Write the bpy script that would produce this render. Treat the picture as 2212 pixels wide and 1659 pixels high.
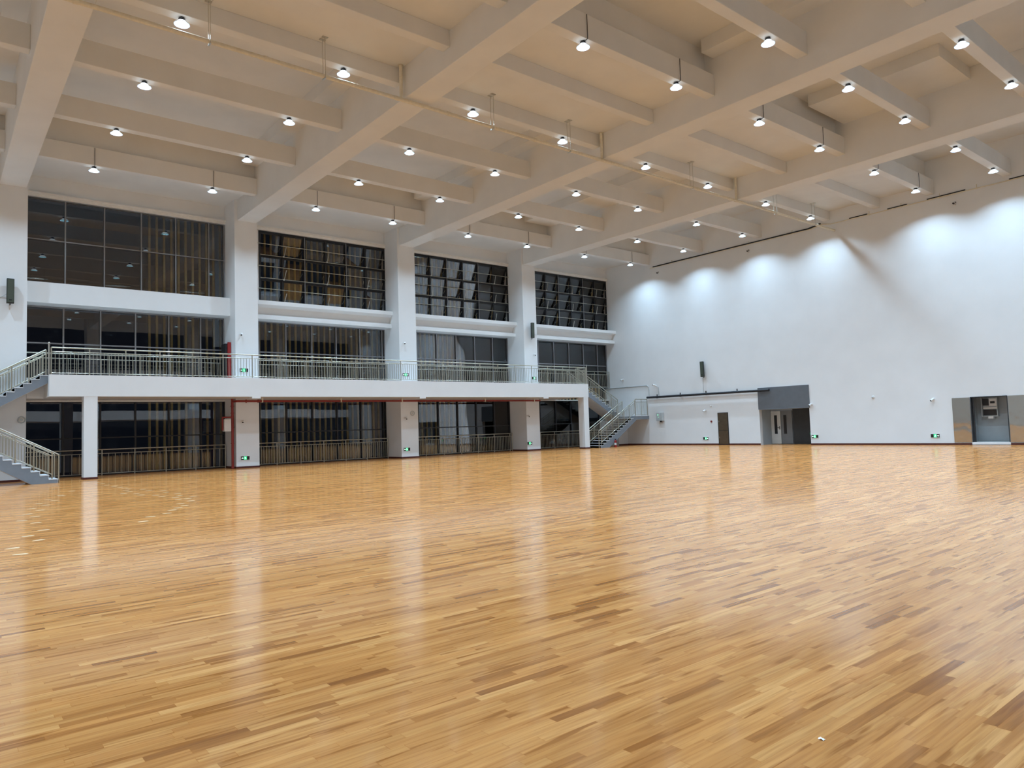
import bpy, bmesh, math, random
from mathutils import Vector, Matrix
random.seed(7)
for o in list(bpy.data.objects):
    bpy.data.objects.remove(o, do_unlink=True)
SC = bpy.context.scene
COL = SC.collection
R = math.radians

# ------------------------------------------------------------------ camera
YAW, PITCH, ROLL = 0.88699, 0.059347, -0.031647
F_PX = 1544.08
f = Vector((-math.sin(YAW)*math.cos(PITCH), math.cos(YAW)*math.cos(PITCH), math.sin(PITCH)))
r0 = Vector((math.cos(YAW), math.sin(YAW), 0))
u0 = r0.cross(f)
rr = r0*math.cos(ROLL) + u0*math.sin(ROLL)
uu = -r0*math.sin(ROLL) + u0*math.cos(ROLL)
cam = bpy.data.objects.new('camera', bpy.data.cameras.new('camera'))
COL.objects.link(cam)
cam.matrix_world = Matrix(((rr.x, uu.x, -f.x, 36.298), (rr.y, uu.y, -f.y, -40.532), (rr.z, uu.z, -f.z, 1.65), (0, 0, 0, 1)))
cam.data.sensor_fit = 'HORIZONTAL'
cam.data.sensor_width = 36
cam.data.lens = F_PX/2212*36
cam.data.clip_start = 0.05
cam.data.clip_end = 300
SC.camera = cam

# ------------------------------------------------------------------ world (night), exposure
w = bpy.data.worlds.new('night'); SC.world = w; w.use_nodes = True
w.node_tree.nodes['Background'].inputs[0].default_value = (0.010, 0.013, 0.022, 1)
w.node_tree.nodes['Background'].inputs[1].default_value = 0.35
SC.view_settings.view_transform = 'Standard'
SC.view_settings.look = 'None'
SC.view_settings.exposure = 0.0
SC.view_settings.gamma = 1
SC.view_settings.use_curve_mapping = False
SC.cycles.max_bounces = 8
SC.cycles.diffuse_bounces = 6
SC.cycles.glossy_bounces = 4
SC.cycles.transparent_max_bounces = 12
SC.cycles.use_denoising = True
SC.cycles.sample_clamp_indirect = 6
LAMP_WATTS = 156
LAMP_COLOR = (0.51, 0.755, 1.0)
LAMP_SPREAD = R(128)

# ------------------------------------------------------------------ key dimensions (metres)
COLS = [(-57.70, -56.55), (-48.13, -46.98), (-38.56, -37.41), (-28.73, -27.58), (-19.34, -18.18), (-9.80, -8.64)]
BEAM_Z = 12.52          # underside of the deep beams
SEC_Z = 13.07           # underside of the secondary beams
LOW_Z = 13.59           # underside of the low slabs
DECK_Z = 14.9           # underside of the raised roof deck
XMAX, YMIN = 42.4, -60.0
GU, GL = -1.55, -1.75   # glass planes: upper windows, lower windows

# ------------------------------------------------------------------ materials
MAT = {}
def nt(m): return m.node_tree.nodes, m.node_tree.links
def mat(name, color, rough=0.5, metal=0.0, var=0.0, scale=3.0, bump=0.0, bscale=60.0, emit=None, estr=0.0, spec=0.5, coat=0.0):
    m = bpy.data.materials.new(name); m.use_nodes = True
    N, L = nt(m); b = N['Principled BSDF']
    b.inputs['Base Color'].default_value = (*color, 1)
    b.inputs['Roughness'].default_value = rough
    b.inputs['Metallic'].default_value = metal
    b.inputs['Specular IOR Level'].default_value = spec
    b.inputs['Coat Weight'].default_value = coat
    if emit:
        b.inputs['Emission Color'].default_value = (*emit, 1); b.inputs['Emission Strength'].default_value = estr
    g = N.new('ShaderNodeNewGeometry')
    if var > 0:
        t = N.new('ShaderNodeTexNoise'); t.inputs['Scale'].default_value = scale; t.inputs['Detail'].default_value = 4
        L.new(g.outputs['Position'], t.inputs['Vector'])
        cr = N.new('ShaderNodeValToRGB')
        cr.color_ramp.elements[0].position = .3; cr.color_ramp.elements[1].position = .7
        cr.color_ramp.elements[0].color = (*[c*(1-var) for c in color], 1)
        cr.color_ramp.elements[1].color = (*[min(1, c*(1+var)) for c in color], 1)
        L.new(t.outputs['Fac'], cr.inputs['Fac']); L.new(cr.outputs['Color'], b.inputs['Base Color'])
    if bump > 0:
        t2 = N.new('ShaderNodeTexNoise'); t2.inputs['Scale'].default_value = bscale; t2.inputs['Detail'].default_value = 3
        L.new(g.outputs['Position'], t2.inputs['Vector'])
        bp = N.new('ShaderNodeBump'); bp.inputs['Strength'].default_value = bump; bp.inputs['Distance'].default_value = .01
        L.new(t2.outputs['Fac'], bp.inputs['Height']); L.new(bp.outputs['Normal'], b.inputs['Normal'])
    MAT[name] = m
    return m

mat('white_paint', (0.80, 0.80, 0.79), .62, var=.025, scale=.7, bump=.12, bscale=22)
mat('ceiling_paint', (0.80, 0.785, 0.75), .7, var=.03, scale=.9, bump=.12, bscale=18)
mat('trim_paint', (0.83, 0.80, 0.74), .6, var=.04, scale=4)
mat('skirting', (0.085, 0.018, 0.014), .35, var=.2, scale=9)
mat('stainless', (0.56, 0.545, 0.46), .33, 1.0, var=.04, scale=30)
mat('stainless_bright', (0.62, 0.61, 0.56), .28, 1.0, var=.04, scale=30)
mat('mullion', (0.30, 0.30, 0.31), .38, .8, var=.05, scale=20)
mat('black_frame', (0.022, 0.023, 0.026), .4, .3, var=.1, scale=20)
mat('dark_metal', (0.030, 0.032, 0.036), .45, .4, var=.1, scale=20)
mat('heat_sink', (0.045, 0.05, 0.06), .45, .5, var=.1, scale=40)
mat('fin', (0.72, 0.50, 0.19), .5, var=.10, scale=6)
mat('stair_grey', (0.20, 0.225, 0.255), .55, var=.05, scale=4)
mat('tread_white', (0.72, 0.73, 0.74), .5, var=.05, scale=8)
mat('stair_soffit', (0.74, 0.71, 0.66), .65, var=.03, scale=2)
mat('red_pipe', (0.26, 0.022, 0.016), .38, var=.15, scale=14)
mat('red_box', (0.33, 0.02, 0.018), .3, var=.1, scale=10)
mat('lagging', (0.78, 0.71, 0.56), .6, var=.08, scale=9, bump=.25, bscale=14)
mat('green_box', (0.075, 0.092, 0.070), .5, .2, var=.12, scale=40)
mat('green_dark', (0.022, 0.027, 0.024), .5, .2, var=.1, scale=30)
mat('white_plastic', (0.78, 0.77, 0.75), .4, var=.03, scale=20)
mat('black_plastic', (0.015, 0.015, 0.017), .35, var=.1, scale=20)
mat('black_pipe', (0.013, 0.014, 0.018), .5, var=.2, scale=8)
mat('grey_panel', (0.150, 0.165, 0.182), .42, .25, var=.07, scale=2.5, bump=.15, bscale=3)
mat('door_cream', (0.70, 0.70, 0.67), .45, var=.03, scale=4)
mat('door_shade_grey', (0.20, 0.205, 0.21), .4, var=.04, scale=4)  # second leaf stands in shade; that darkening is put into this grey
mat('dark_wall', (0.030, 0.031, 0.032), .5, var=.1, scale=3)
mat('recess_wall', (0.42, 0.47, 0.50), .6, var=.05, scale=2)
mat('bronze', (0.17, 0.135, 0.095), .32, .75, var=.1, scale=5)
mat('box_grey', (0.50, 0.53, 0.53), .4, .2, var=.05, scale=9)
mat('niche_wall', (0.33, 0.355, 0.36), .6, var=.06, scale=2)
mat('sill_white', (0.80, 0.80, 0.80), .4, var=.03, scale=6)
mat('dust', (0.62, 0.46, 0.28), .8, var=.1, scale=30)
mat('paper', (0.85, 0.85, 0.83), .7, var=.05, scale=30)
mat('lens', (0.9, 0.95, 1), .3, emit=(0.93, 0.98, 1.0), estr=40.0)
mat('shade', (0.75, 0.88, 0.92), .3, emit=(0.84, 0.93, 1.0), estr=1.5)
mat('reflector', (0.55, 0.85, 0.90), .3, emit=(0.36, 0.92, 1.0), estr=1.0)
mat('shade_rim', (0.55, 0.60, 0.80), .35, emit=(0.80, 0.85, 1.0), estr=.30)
mat('sign_green', (0.02, 0.4, 0.15), .4, emit=(0.03, 0.85, 0.30), estr=1.0)
mat('sign_white', (0.8, 0.9, 0.85), .4, emit=(0.70, 1.0, 0.84), estr=1.15)
mat('sign_black', (0.012, 0.013, 0.014), .3, var=.1, scale=30)
mat('led_green', (0.1, 0.6, 0.3), .4, emit=(0.35, 1.0, 0.6), estr=1.0)
mat('roof_top', (0.4, 0.4, 0.4), .8, var=.1, scale=1)

mat('black_glass', (0.012, 0.013, 0.015), .04, 0.0, spec=.6)
def steel_mirror():
    m = mat('mirror_steel', (0.45, 0.42, 0.37), .06, 1.0)
    N, L = nt(m); b = N['Principled BSDF']
    g = N.new('ShaderNodeNewGeometry')
    t = N.new('ShaderNodeTexNoise'); t.inputs['Scale'].default_value = 1.7; t.inputs['Detail'].default_value = 1
    L.new(g.outputs['Position'], t.inputs['Vector'])
    bp = N.new('ShaderNodeBump'); bp.inputs['Strength'].default_value = .35; bp.inputs['Distance'].default_value = .02
    L.new(t.outputs['Fac'], bp.inputs['Height']); L.new(bp.outputs['Normal'], b.inputs['Normal'])
steel_mirror()

def glass_mat():
    m = bpy.data.materials.new('glass'); m.use_nodes = True
    N, L = nt(m); N.clear()
    out = N.new('ShaderNodeOutputMaterial'); mx = N.new('ShaderNodeMixShader')
    tr = N.new('ShaderNodeBsdfTransparent'); tr.inputs[0].default_value = (0.82, 0.84, 0.85, 1)
    gl = N.new('ShaderNodeBsdfGlossy'); gl.inputs['Roughness'].default_value = 0.0
    gl.inputs['Color'].default_value = (0.95, 0.97, 1, 1)
    fr = N.new('ShaderNodeFresnel'); fr.inputs['IOR'].default_value = 1.72
    g = N.new('ShaderNodeNewGeometry')
    t = N.new('ShaderNodeTexNoise'); t.inputs['Scale'].default_value = .55; t.inputs['Detail'].default_value = 0
    L.new(g.outputs['Position'], t.inputs['Vector'])
    bp = N.new('ShaderNodeBump'); bp.inputs['Strength'].default_value = .08; bp.inputs['Distance'].default_value = .02
    L.new(t.outputs['Fac'], bp.inputs['Height']); L.new(bp.outputs['Normal'], gl.inputs['Normal'])
    L.new(fr.outputs[0], mx.inputs[0]); L.new(tr.outputs[0], mx.inputs[1]); L.new(gl.outputs[0], mx.inputs[2])
    L.new(mx.outputs[0], out.inputs[0])
    MAT['glass'] = m
glass_mat()

def floor_mat():
    m = bpy.data.materials.new('parquet'); m.use_nodes = True
    N, L = nt(m); b = N['Principled BSDF']
    g = N.new('ShaderNodeNewGeometry'); sx = N.new('ShaderNodeSeparateXYZ'); L.new(g.outputs['Position'], sx.inputs[0])
    def M(op, a, bb=None, c=None):
        n = N.new('ShaderNodeMath'); n.operation = op
        for i, v in enumerate((a, bb, c)):
            if v is None: continue
            if isinstance(v, (int, float)): n.inputs[i].default_value = v
            else: L.new(v, n.inputs[i])
        return n.outputs[0]
    def comb(x, y, z=0.0):
        n = N.new('ShaderNodeCombineXYZ')
        for i, v in enumerate((x, y, z)):
            if isinstance(v, (int, float)): n.inputs[i].default_value = v
            else: L.new(v, n.inputs[i])
        return n.outputs[0]
    def white(vec, dim='3D'):
        n = N.new('ShaderNodeTexWhiteNoise'); n.noise_dimensions = dim
        L.new(vec, n.inputs['Vector']); return n
    W = 0.068
    xr = M('DIVIDE', sx.outputs['X'], W)
    row = M('FLOOR', xr)
    w1 = white(comb(row, 3.7, 1.0))
    ln = M('MULTIPLY_ADD', w1.outputs['Value'], .45, .42)            # strip length of this row
    w2 = white(comb(row, 9.1, 5.0))
    yo = M('MULTIPLY_ADD', w2.outputs['Value'], 7.0, sx.outputs['Y'])
    yr = M('DIVIDE', yo, ln)
    idx = M('FLOOR', yr)
    wp = white(comb(row, idx, 2.0))
    cr = N.new('ShaderNodeValToRGB'); e = cr.color_ramp.elements
    cols = [(0.0, (0.200, 0.070, 0.0160)), (0.06, (0.290, 0.113, 0.0280)), (0.18, (0.362, 0.152, 0.041)), (0.60, (0.388, 0.171, 0.049)),
            (0.90, (0.412, 0.190, 0.058)), (1.0, (0.462, 0.228, 0.076))]
    while len(e) < len(cols): e.new(.5)
    for i, (p, c) in enumerate(cols): e[i].position = p; e[i].color = (*c, 1)
    L.new(wp.outputs['Value'], cr.inputs['Fac'])
    # grain: noise stretched along the strips, offset per strip
    gx = M('MULTIPLY', sx.outputs['X'], 42.0); gy = M('MULTIPLY', sx.outputs['Y'], 1.7)
    gz = M('MULTIPLY', wp.outputs['Value'], 50.0)
    gn = N.new('ShaderNodeTexNoise'); gn.inputs['Scale'].default_value = 1.0; gn.inputs['Detail'].default_value = 5; gn.inputs['Distortion'].default_value = .6
    L.new(comb(gx, gy, gz), gn.inputs['Vector'])
    gr = N.new('ShaderNodeValToRGB'); gr.color_ramp.elements[0].position = .34; gr.color_ramp.elements[0].color = (.78, .72, .66, 1)
    gr.color_ramp.elements[1].position = .60; gr.color_ramp.elements[1].color = (1.04, 1.04, 1.04, 1)
    L.new(gn.outputs['Fac'], gr.inputs['Fac'])
    mul = N.new('ShaderNodeMix'); mul.data_type = 'RGBA'; mul.blend_type = 'MULTIPLY'; mul.inputs['Factor'].default_value = 1
    L.new(cr.outputs['Color'], mul.inputs['A']); L.new(gr.outputs['Color'], mul.inputs['B'])
    # board to board drift of tone, long streaks along the strips
    bn = N.new('ShaderNodeTexNoise'); bn.inputs['Scale'].default_value = 1.0; bn.inputs['Detail'].default_value = 4; bn.inputs['Roughness'].default_value = .65
    L.new(comb(M('MULTIPLY', sx.outputs['X'], 4.8), M('MULTIPLY', sx.outputs['Y'], .12), 4.0), bn.inputs['Vector'])
    br = N.new('ShaderNodeValToRGB'); br.color_ramp.elements[0].position = .36; br.color_ramp.elements[0].color = (.86, .83, .78, 1)
    br.color_ramp.elements[1].position = .62; br.color_ramp.elements[1].color = (1.06, 1.07, 1.10, 1)
    L.new(bn.outputs['Fac'], br.inputs['Fac'])
    mb_ = N.new('ShaderNodeMix'); mb_.data_type = 'RGBA'; mb_.blend_type = 'MULTIPLY'; mb_.inputs['Factor'].default_value = 1
    L.new(mul.outputs['Result'], mb_.inputs['A']); L.new(br.outputs['Color'], mb_.inputs['B'])
    mul = mb_
    # dark heartwood streaks inside some strips
    hx = M('MULTIPLY', sx.outputs['X'], 13.0); hy = M('MULTIPLY', sx.outputs['Y'], 1.1)
    hn = N.new('ShaderNodeTexNoise'); hn.inputs['Scale'].default_value = 1.0; hn.inputs['Detail'].default_value = 3
    L.new(comb(hx, hy, gz), hn.inputs['Vector'])
    hr = N.new('ShaderNodeValToRGB'); hr.color_ramp.elements[0].position = .585; hr.color_ramp.elements[0].color = (0, 0, 0, 1)
    hr.color_ramp.elements[1].position = .66; hr.color_ramp.elements[1].color = (.75, .75, .75, 1)
    L.new(hn.outputs['Fac'], hr.inputs['Fac'])
    mh = N.new('ShaderNodeMix'); mh.data_type = 'RGBA'; mh.inputs['B'].default_value = (0.175, 0.052, 0.0065, 1)
    L.new(hr.outputs['Color'], mh.inputs['Factor']); L.new(mul.outputs['Result'], mh.inputs['A'])
    # seams between strips
    fx = M('FRACT', xr); fy = M('FRACT', yr)
    ex = M('GREATER_THAN', M('ABSOLUTE', M('SUBTRACT', fx, .5)), .485)
    ey = M('GREATER_THAN', M('ABSOLUTE', M('SUBTRACT', fy, .5)), .4975)
    seam = M('MAXIMUM', ex, ey)
    ms = N.new('ShaderNodeMix'); ms.data_type = 'RGBA'; ms.inputs['B'].default_value = (0.22, 0.068, 0.0075, 1)
    L.new(M('MULTIPLY', seam, .45), ms.inputs['Factor']); L.new(mh.outputs['Result'], ms.inputs['A'])
    L.new(ms.outputs['Result'], b.inputs['Base Color'])
    b.inputs['Roughness'].default_value = .6
    b.inputs['Specular IOR Level'].default_value = 0.0
    # satin varnish: a slightly rough clear layer whose reflection levels off at grazing angles
    tn = N.new('ShaderNodeTexNoise'); tn.inputs['Scale'].default_value = 3.0; tn.inputs['Detail'].default_value = 2
    L.new(comb(M('MULTIPLY', sx.outputs['X'], 5.0), sx.outputs['Y'], gz), tn.inputs['Vector'])
    bp = N.new('ShaderNodeBump'); bp.inputs['Strength'].default_value = .05; bp.inputs['Distance'].default_value = .004
    L.new(tn.outputs['Fac'], bp.inputs['Height'])
    gl = N.new('ShaderNodeBsdfGlossy'); gl.inputs['Roughness'].default_value = .13; gl.inputs['Color'].default_value = (1, .98, .95, 1)
    L.new(bp.outputs['Normal'], gl.inputs['Normal'])
    fr_ = N.new('ShaderNodeFresnel'); fr_.inputs['IOR'].default_value = 1.5
    L.new(M('MINIMUM', fr_.outputs[0], .52), gl.inputs['Color'])
    mx = N.new('ShaderNodeAddShader'); L.new(b.outputs[0], mx.inputs[0]); L.new(gl.outputs[0], mx.inputs[1])
    L.new(mx.outputs[0], N['Material Output'].inputs[0])
    MAT['parquet'] = m
floor_mat()

# ------------------------------------------------------------------ helpers
class MB:
    """collects shapes; build() links them as ONE mesh object"""
    def __init__(s): s.v = []; s.f = []; s.sm = []
    def _add(s, vs, fs, smooth=False):
        o = len(s.v); s.v += [tuple(v) for v in vs]; s.f += [tuple(i+o for i in q) for q in fs]; s.sm += [smooth]*len(fs)
        return s
    def box(s, x0, x1, y0, y1, z0, z1):
        vs = [(x, y, z) for z in (z0, z1) for y in (y0, y1) for x in (x0, x1)]
        return s._add(vs, [(0, 2, 3, 1), (4, 5, 7, 6), (0, 1, 5, 4), (2, 6, 7, 3), (0, 4, 6, 2), (1, 3, 7, 5)])
    def tube(s, p, q, r, n=10, r2=None, caps=True):
        p, q = Vector(p), Vector(q); d = (q-p).normalized()
        a = d.orthogonal().normalized(); b = d.cross(a); r2 = r if r2 is None else r2
        vs = []
        for c, rad in ((p, r), (q, r2)):
            for i in range(n):
                t = 2*math.pi*i/n; vs.append(c + (a*math.cos(t) + b*math.sin(t))*rad)
        s._add(vs, [(i, (i+1) % n, n+(i+1) % n, n+i) for i in range(n)], True)
        if caps: s._add(vs, [tuple(range(n-1, -1, -1)), tuple(range(n, 2*n))])
        return s
    def path(s, pts, r, n=10):
        for a, b in zip(pts[:-1], pts[1:]): s.tube(a, b, r, n)
        for c in pts[1:-1]: s.ball(c, r, 8, 5)
        return s
    def ball(s, c, r, n=12, m=8, sc=(1, 1, 1)):
        vs = [(c[0], c[1], c[2]-r*sc[2])]
        for j in range(1, m):
            t = -math.pi/2 + math.pi*j/m
            for i in range(n):
                a = 2*math.pi*i/n
                vs.append((c[0]+r*sc[0]*math.cos(t)*math.cos(a), c[1]+r*sc[1]*math.cos(t)*math.sin(a), c[2]+r*sc[2]*math.sin(t)))
        vs.append((c[0], c[1], c[2]+r*sc[2])); fs = []
        for i in range(n):
            fs.append((0, 1+(i+1) % n, 1+i))
            for j in range(m-2):
                fs.append((1+j*n+i, 1+j*n+(i+1) % n, 1+(j+1)*n+(i+1) % n, 1+(j+1)*n+i))
            fs.append((1+(m-2)*n+i, 1+(m-2)*n+(i+1) % n, len(vs)-1))
        return s._add(vs, fs, True)
    def lathe(s, prof, c=(0, 0, 0), n=20, axis='Z'):
        vs = []
        for rad, h in prof:
            for i in range(n):
                a = 2*math.pi*i/n; x, y = rad*math.cos(a), rad*math.sin(a)
                p = {'Z': (x, y, h), 'X': (h, x, y), 'Y': (x, h, y)}[axis]
                vs.append((c[0]+p[0], c[1]+p[1], c[2]+p[2]))
        fs = [(k*n+i, k*n+(i+1) % n, (k+1)*n+(i+1) % n, (k+1)*n+i) for k in range(len(prof)-1) for i in range(n)]
        return s._add(vs, fs, True)
    def prism_x(s, poly, x0, x1):
        """poly in (y, z), extruded along x"""
        n = len(poly); vs = [(x0, y, z) for y, z in poly] + [(x1, y, z) for y, z in poly]
        return s._add(vs, [tuple(range(n)), tuple(range(2*n-1, n-1, -1))] + [(i, n+i, n+(i+1) % n, (i+1) % n) for i in range(n)])
    def prism_y(s, poly, y0, y1):
        """poly in (x, z), extruded along y"""
        n = len(poly); vs = [(x, y0, z) for x, z in poly] + [(x, y1, z) for x, z in poly]
        return s._add(vs, [tuple(range(n)), tuple(range(2*n-1, n-1, -1))] + [(i, n+i, n+(i+1) % n, (i+1) % n) for i in range(n)])
    def build(s, name, m, parent=None, bevel=0.0):
        off = parent_loc(parent)
        me = bpy.data.meshes.new(name)
        me.from_pydata([(v[0]-off.x, v[1]-off.y, v[2]-off.z) for v in s.v], [], s.f)
        me.polygons.foreach_set('use_smooth', s.sm)
        bm = bmesh.new(); bm.from_mesh(me); bmesh.ops.recalc_face_normals(bm, faces=bm.faces[:]); bm.to_mesh(me); bm.free()
        me.materials.append(MAT[m]); me.update()
        o = bpy.data.objects.new(name, me); COL.objects.link(o)
        if parent is not None: o.parent = parent
        if bevel:
            md = o.modifiers.new('edge', 'BEVEL'); md.width = bevel; md.segments = 2; md.limit_method = 'ANGLE'
        return o

def parent_loc(p):
    v = Vector((0, 0, 0))
    while p is not None: v += p.location; p = p.parent
    return v
def tag(o, label, cat, group=None, kind=None):
    o['label'] = label; o['category'] = cat
    if group: o['group'] = group
    if kind: o['kind'] = kind
    return o
def thing(name, loc, label, cat, group=None, kind=None):
    o = bpy.data.objects.new(name, None); o.empty_display_size = .1; COL.objects.link(o); o.location = loc
    return tag(o, label, cat, group, kind)
def dup(o, parent=None):
    c = o.copy(); COL.objects.link(c); c.parent = parent
    for ch in list(o.children): dup(ch, c)
    return c
ORD = ['first', 'second', 'third', 'fourth', 'fifth', 'sixth', 'seventh', 'eighth', 'ninth', 'tenth', 'eleventh', 'twelfth']

# ------------------------------------------------------------------ floor
tag(MB().box(-2.0, XMAX, YMIN, 1.7, -.2, 0).build('floor', 'parquet'), 'glossy orange-brown strip parquet floor of the sports hall', 'floor', kind='structure')

# ------------------------------------------------------------------ end wall with its openings
DR = (11.13, 14.45, 2.20)       # door recess: x0, x1, head height
NI = (22.95, 24.56, .14, 2.40)  # niche: x0, x1, sill, head
we = MB()
we.box(-2.0, DR[0], 0, .3, 0, 15.2).box(DR[0], DR[1], 0, .3, DR[2], 15.2).box(DR[1], NI[0], 0, .3, 0, 15.2)
we.box(NI[0], NI[1], 0, .3, 0, NI[2]).box(NI[0], NI[1], 0, .3, NI[3], 15.2).box(NI[1], XMAX+.3, 0, .3, 0, 15.2)
tag(we.build('wall_end', 'white_paint'), 'tall plain white end wall of the hall with grey door panel', 'wall', kind='structure')
wr = MB()
for z0, z1 in ((3.42, 4.40), (7.72, 8.70), (12.62, 15.2)): wr.box(42.1, XMAX+.3, YMIN, 0, z0, z1)
for a, b in COLS: wr.box(40.4, 42.1, a, b, 0, 13.85)
wr.box(42.1, XMAX+.3, YMIN, -57.7, 0, 15.2)
tag(wr.build('wall_right', 'white_paint'), 'white columns and spandrels of the opposite window wall', 'wall', kind='structure')
tag(MB().box(42.2, 42.24, YMIN, 0, .02, 12.64).build('window_13', 'black_glass'), 'dark window glass of the opposite side wall', 'window', kind='structure')
tag(MB().box(38.5, 42.2, -36.8, -5.8, 3.47, 4.37).build('balcony_slab', 'white_paint'), 'white balcony slab on the opposite side of the hall', 'balcony', kind='structure')
tag(MB().box(-2.0, XMAX+.3, YMIN-.3, YMIN, 0, 15.2).build('wall_back', 'white_paint'), 'white wall closing the hall behind the viewer', 'wall', kind='structure')
bb = MB()
for a, b in ((.1, DR[0]), (DR[1], XMAX)): bb.box(a, b, -.022, 0, 0, .095)
tag(bb.build('baseboard_end', 'skirting'), 'dark red-brown skirting along the foot of the end wall', 'skirting', kind='structure')
# pier at the foot of the corner, beneath the stair landing
tag(MB().box(-1.75, .1, -1.0, 0, 0, 1.85).build('wall_pier', 'white_paint'), 'short white pier in the corner beneath the stair landing', 'wall', kind='structure')
tag(MB().box(.1, .122, -1.0, -.022, 0, .095).build('baseboard_pier', 'skirting'), 'dark skirting on the corner pier under the landing', 'skirting', kind='structure')

# ------------------------------------------------------------------ window wall: columns, spandrels, heads
BAYS = [(-37.41, -28.73), (-27.58, -19.34), (-18.18, -9.80), (-8.64, 0.0)]
BAYN = ['the nearest bay', 'the second bay', 'the third bay', 'the far bay beside the end wall']
COLN = {2: 'nearest white column at the left edge of the hall', 3: 'white column behind the red standpipe', 4: 'white column in the middle of the window wall', 5: 'white column nearest the end wall'}
for i, (a, b) in enumerate(COLS):
    if i < 2: continue
    y0 = a
    c = MB().box(-1.95, 0, y0, b, 0, 13.85)
    tag(c.build('column', 'white_paint'), COLN[i], 'column', kind='structure')
    k = MB().box(0, .022, y0-.022, b+.022, 0, .09).box(-1.9, 0, y0-.022, y0, 0, .09).box(-1.9, 0, b, b+.022, 0, .09)
    tag(k.build('baseboard_column', 'skirting'), 'dark red skirting round the foot of the ' + COLN[i], 'skirting', kind='structure')
tag(MB().box(-2.0, 0, YMIN, -38.56, 0, 15.0).build('wall_left', 'white_paint'), 'plain white side wall at the left behind the near stair', 'wall', kind='structure')
for i, (a, b) in enumerate(BAYS):
    h = MB().box(-1.95, GU, a, b, 12.66, LOW_Z)
    if i: h.box(-1.95, GU, a, a+.66 if i < 3 else a+1.02, 8.75, 12.66)
    tag(h.build('wall_head', 'white_paint'), 'white wall above the upper window of ' + BAYN[i], 'wall', kind='structure')
    t = MB().box(GU, GU+.13, a, b, 12.64, 12.82).box(GU, GU+.20, a, b, 12.77, 12.84)
    tag(t.build('trim_%d' % (i+1), 'trim_paint'), 'cream ledge over the upper window of ' + BAYN[i], 'ledge', kind='structure')
    s = MB()
    if i == 0:
        s.box(-1.95, -.80, a, b, 7.74, 8.66)
    else:
        s.prism_y([(-1.95, 7.72), (-.86, 7.72), (-.86, 7.93), (-1.05, 7.98), (-1.18, 8.06), (-1.05, 8.36), (-.68, 8.47), (-.68, 8.68), (-1.5, 8.72), (-1.95, 8.72)], a, b)
    tag(s.build('spandrel_beam', 'white_paint'), ('deep flat white' if i == 0 else 'ledged white') + ' spandrel beam between the windows of ' + BAYN[i], 'beam', kind='structure')
    g = MB().box(-2.0, -1.62, a, b, 3.40, 3.47)
    tag(g.build('trim_%d' % (i+5), 'trim_paint'), 'pale trim over the ground floor window of ' + BAYN[i], 'trim', kind='structure')

# ------------------------------------------------------------------ roof: deep beams, secondary beams, slabs
BN = {5: 'deep beam nearest the end wall', 4: 'second deep beam from the end wall', 3: 'third deep beam from the end wall', 2: 'fourth deep beam from the end wall, at the upper left',
      1: 'fifth deep beam from the end wall', 0: 'sixth deep beam from the end wall'}
for i, (a, b) in enumerate(COLS):
    o = MB().box(-1.95 if i < 2 else -.0, XMAX, a+.15, b-.05, BEAM_Z, DECK_Z)
    tag(o.build('ceiling_beam', 'ceiling_paint', bevel=.02), 'cream painted ' + BN[i] + ', crossing the hall', 'beam', kind='structure')
SEC_X = [2.85, 7.50, 11.95, 16.35, 19.20, 21.95, 25.40, 28.87, 33.30, 37.80]
SPANS = [(COLS[0][1]-.05, COLS[1][0]+.15), (COLS[1][1]-.05, COLS[2][0]+.15), (COLS[2][1]-.05, COLS[3][0]+.15), (COLS[3][1]-.05, COLS[4][0]+.15),
         (COLS[4][1]-.05, COLS[5][0]+.15), (COLS[5][1]-.05, 0.0)]
SPN = ['sixth ceiling bay from the end wall', 'fifth ceiling bay from the end wall', 'fourth ceiling bay from the end wall', 'third ceiling bay from the end wall', 'second ceiling bay from the end wall', 'ceiling bay along the end wall']
for j, (a, b) in enumerate(SPANS):
    for k, x in enumerate(SEC_X):
        o = MB().box(x-.36, x, a, b, SEC_Z, LOW_Z if x in (16.35, 19.20) else 13.84)
        tag(o.build('secondary_beam', 'ceiling_paint', bevel=.015), '%s secondary beam from the window wall in the %s' % (ORD[k], SPN[j]), 'beam', kind='structure')
cl = MB()
cl.box(-2.0, 2.49, YMIN, 0, LOW_Z, 15.1)
cl.box(15.99, 21.59, YMIN, 0, LOW_Z, 15.1)
cl.box(2.49, 15.99, YMIN, 0, DECK_Z, 15.1).box(21.59, XMAX, YMIN, 0, DECK_Z, 15.1)
for (a, b), wd in zip(SPANS[:-1], (.65, .65, .68, .68, 2.2)):
    cl.box(2.86, 15.95, b-wd, b, 14.42, DECK_Z)
    if wd > 1: cl.box(21.96, 26.9, b-3.0, b, 14.42, DECK_Z)
    else: cl.box(21.96, 27, b-wd, b, 14.42, DECK_Z)
tag(cl.build('ceiling', 'ceiling_paint'), 'cream painted concrete roof slabs and raised roof bays between the beams', 'ceiling', kind='structure')

# ------------------------------------------------------------------ windows
def ladder(mb, x0, x1, ys, zs, wy, wz):
    for y in ys: mb.box(x0, x1, y-wy/2, y+wy/2, zs[0], zs[-1])
    for z in zs: mb.box(x0+.003, x1-.003, ys[0]-wy/2, ys[-1]+wy/2, z-wz/2, z+wz/2)
    return mb
wn = 0
def window(label, loc):
    global wn
    wn += 1
    return thing('window_%d' % wn, loc, label, 'window', kind='structure')
def pane(ys, zs, x, parent, m='glass'):
    mb = MB()
    for y0, y1 in zip(ys[:-1], ys[1:]):
        for z0, z1 in zip(zs[:-1], zs[1:]): mb.box(x-.006, x+.006, y0+.02, y1-.02, z0+.02, z1-.02)
    return mb.build('glass_panes', m, parent)
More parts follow.
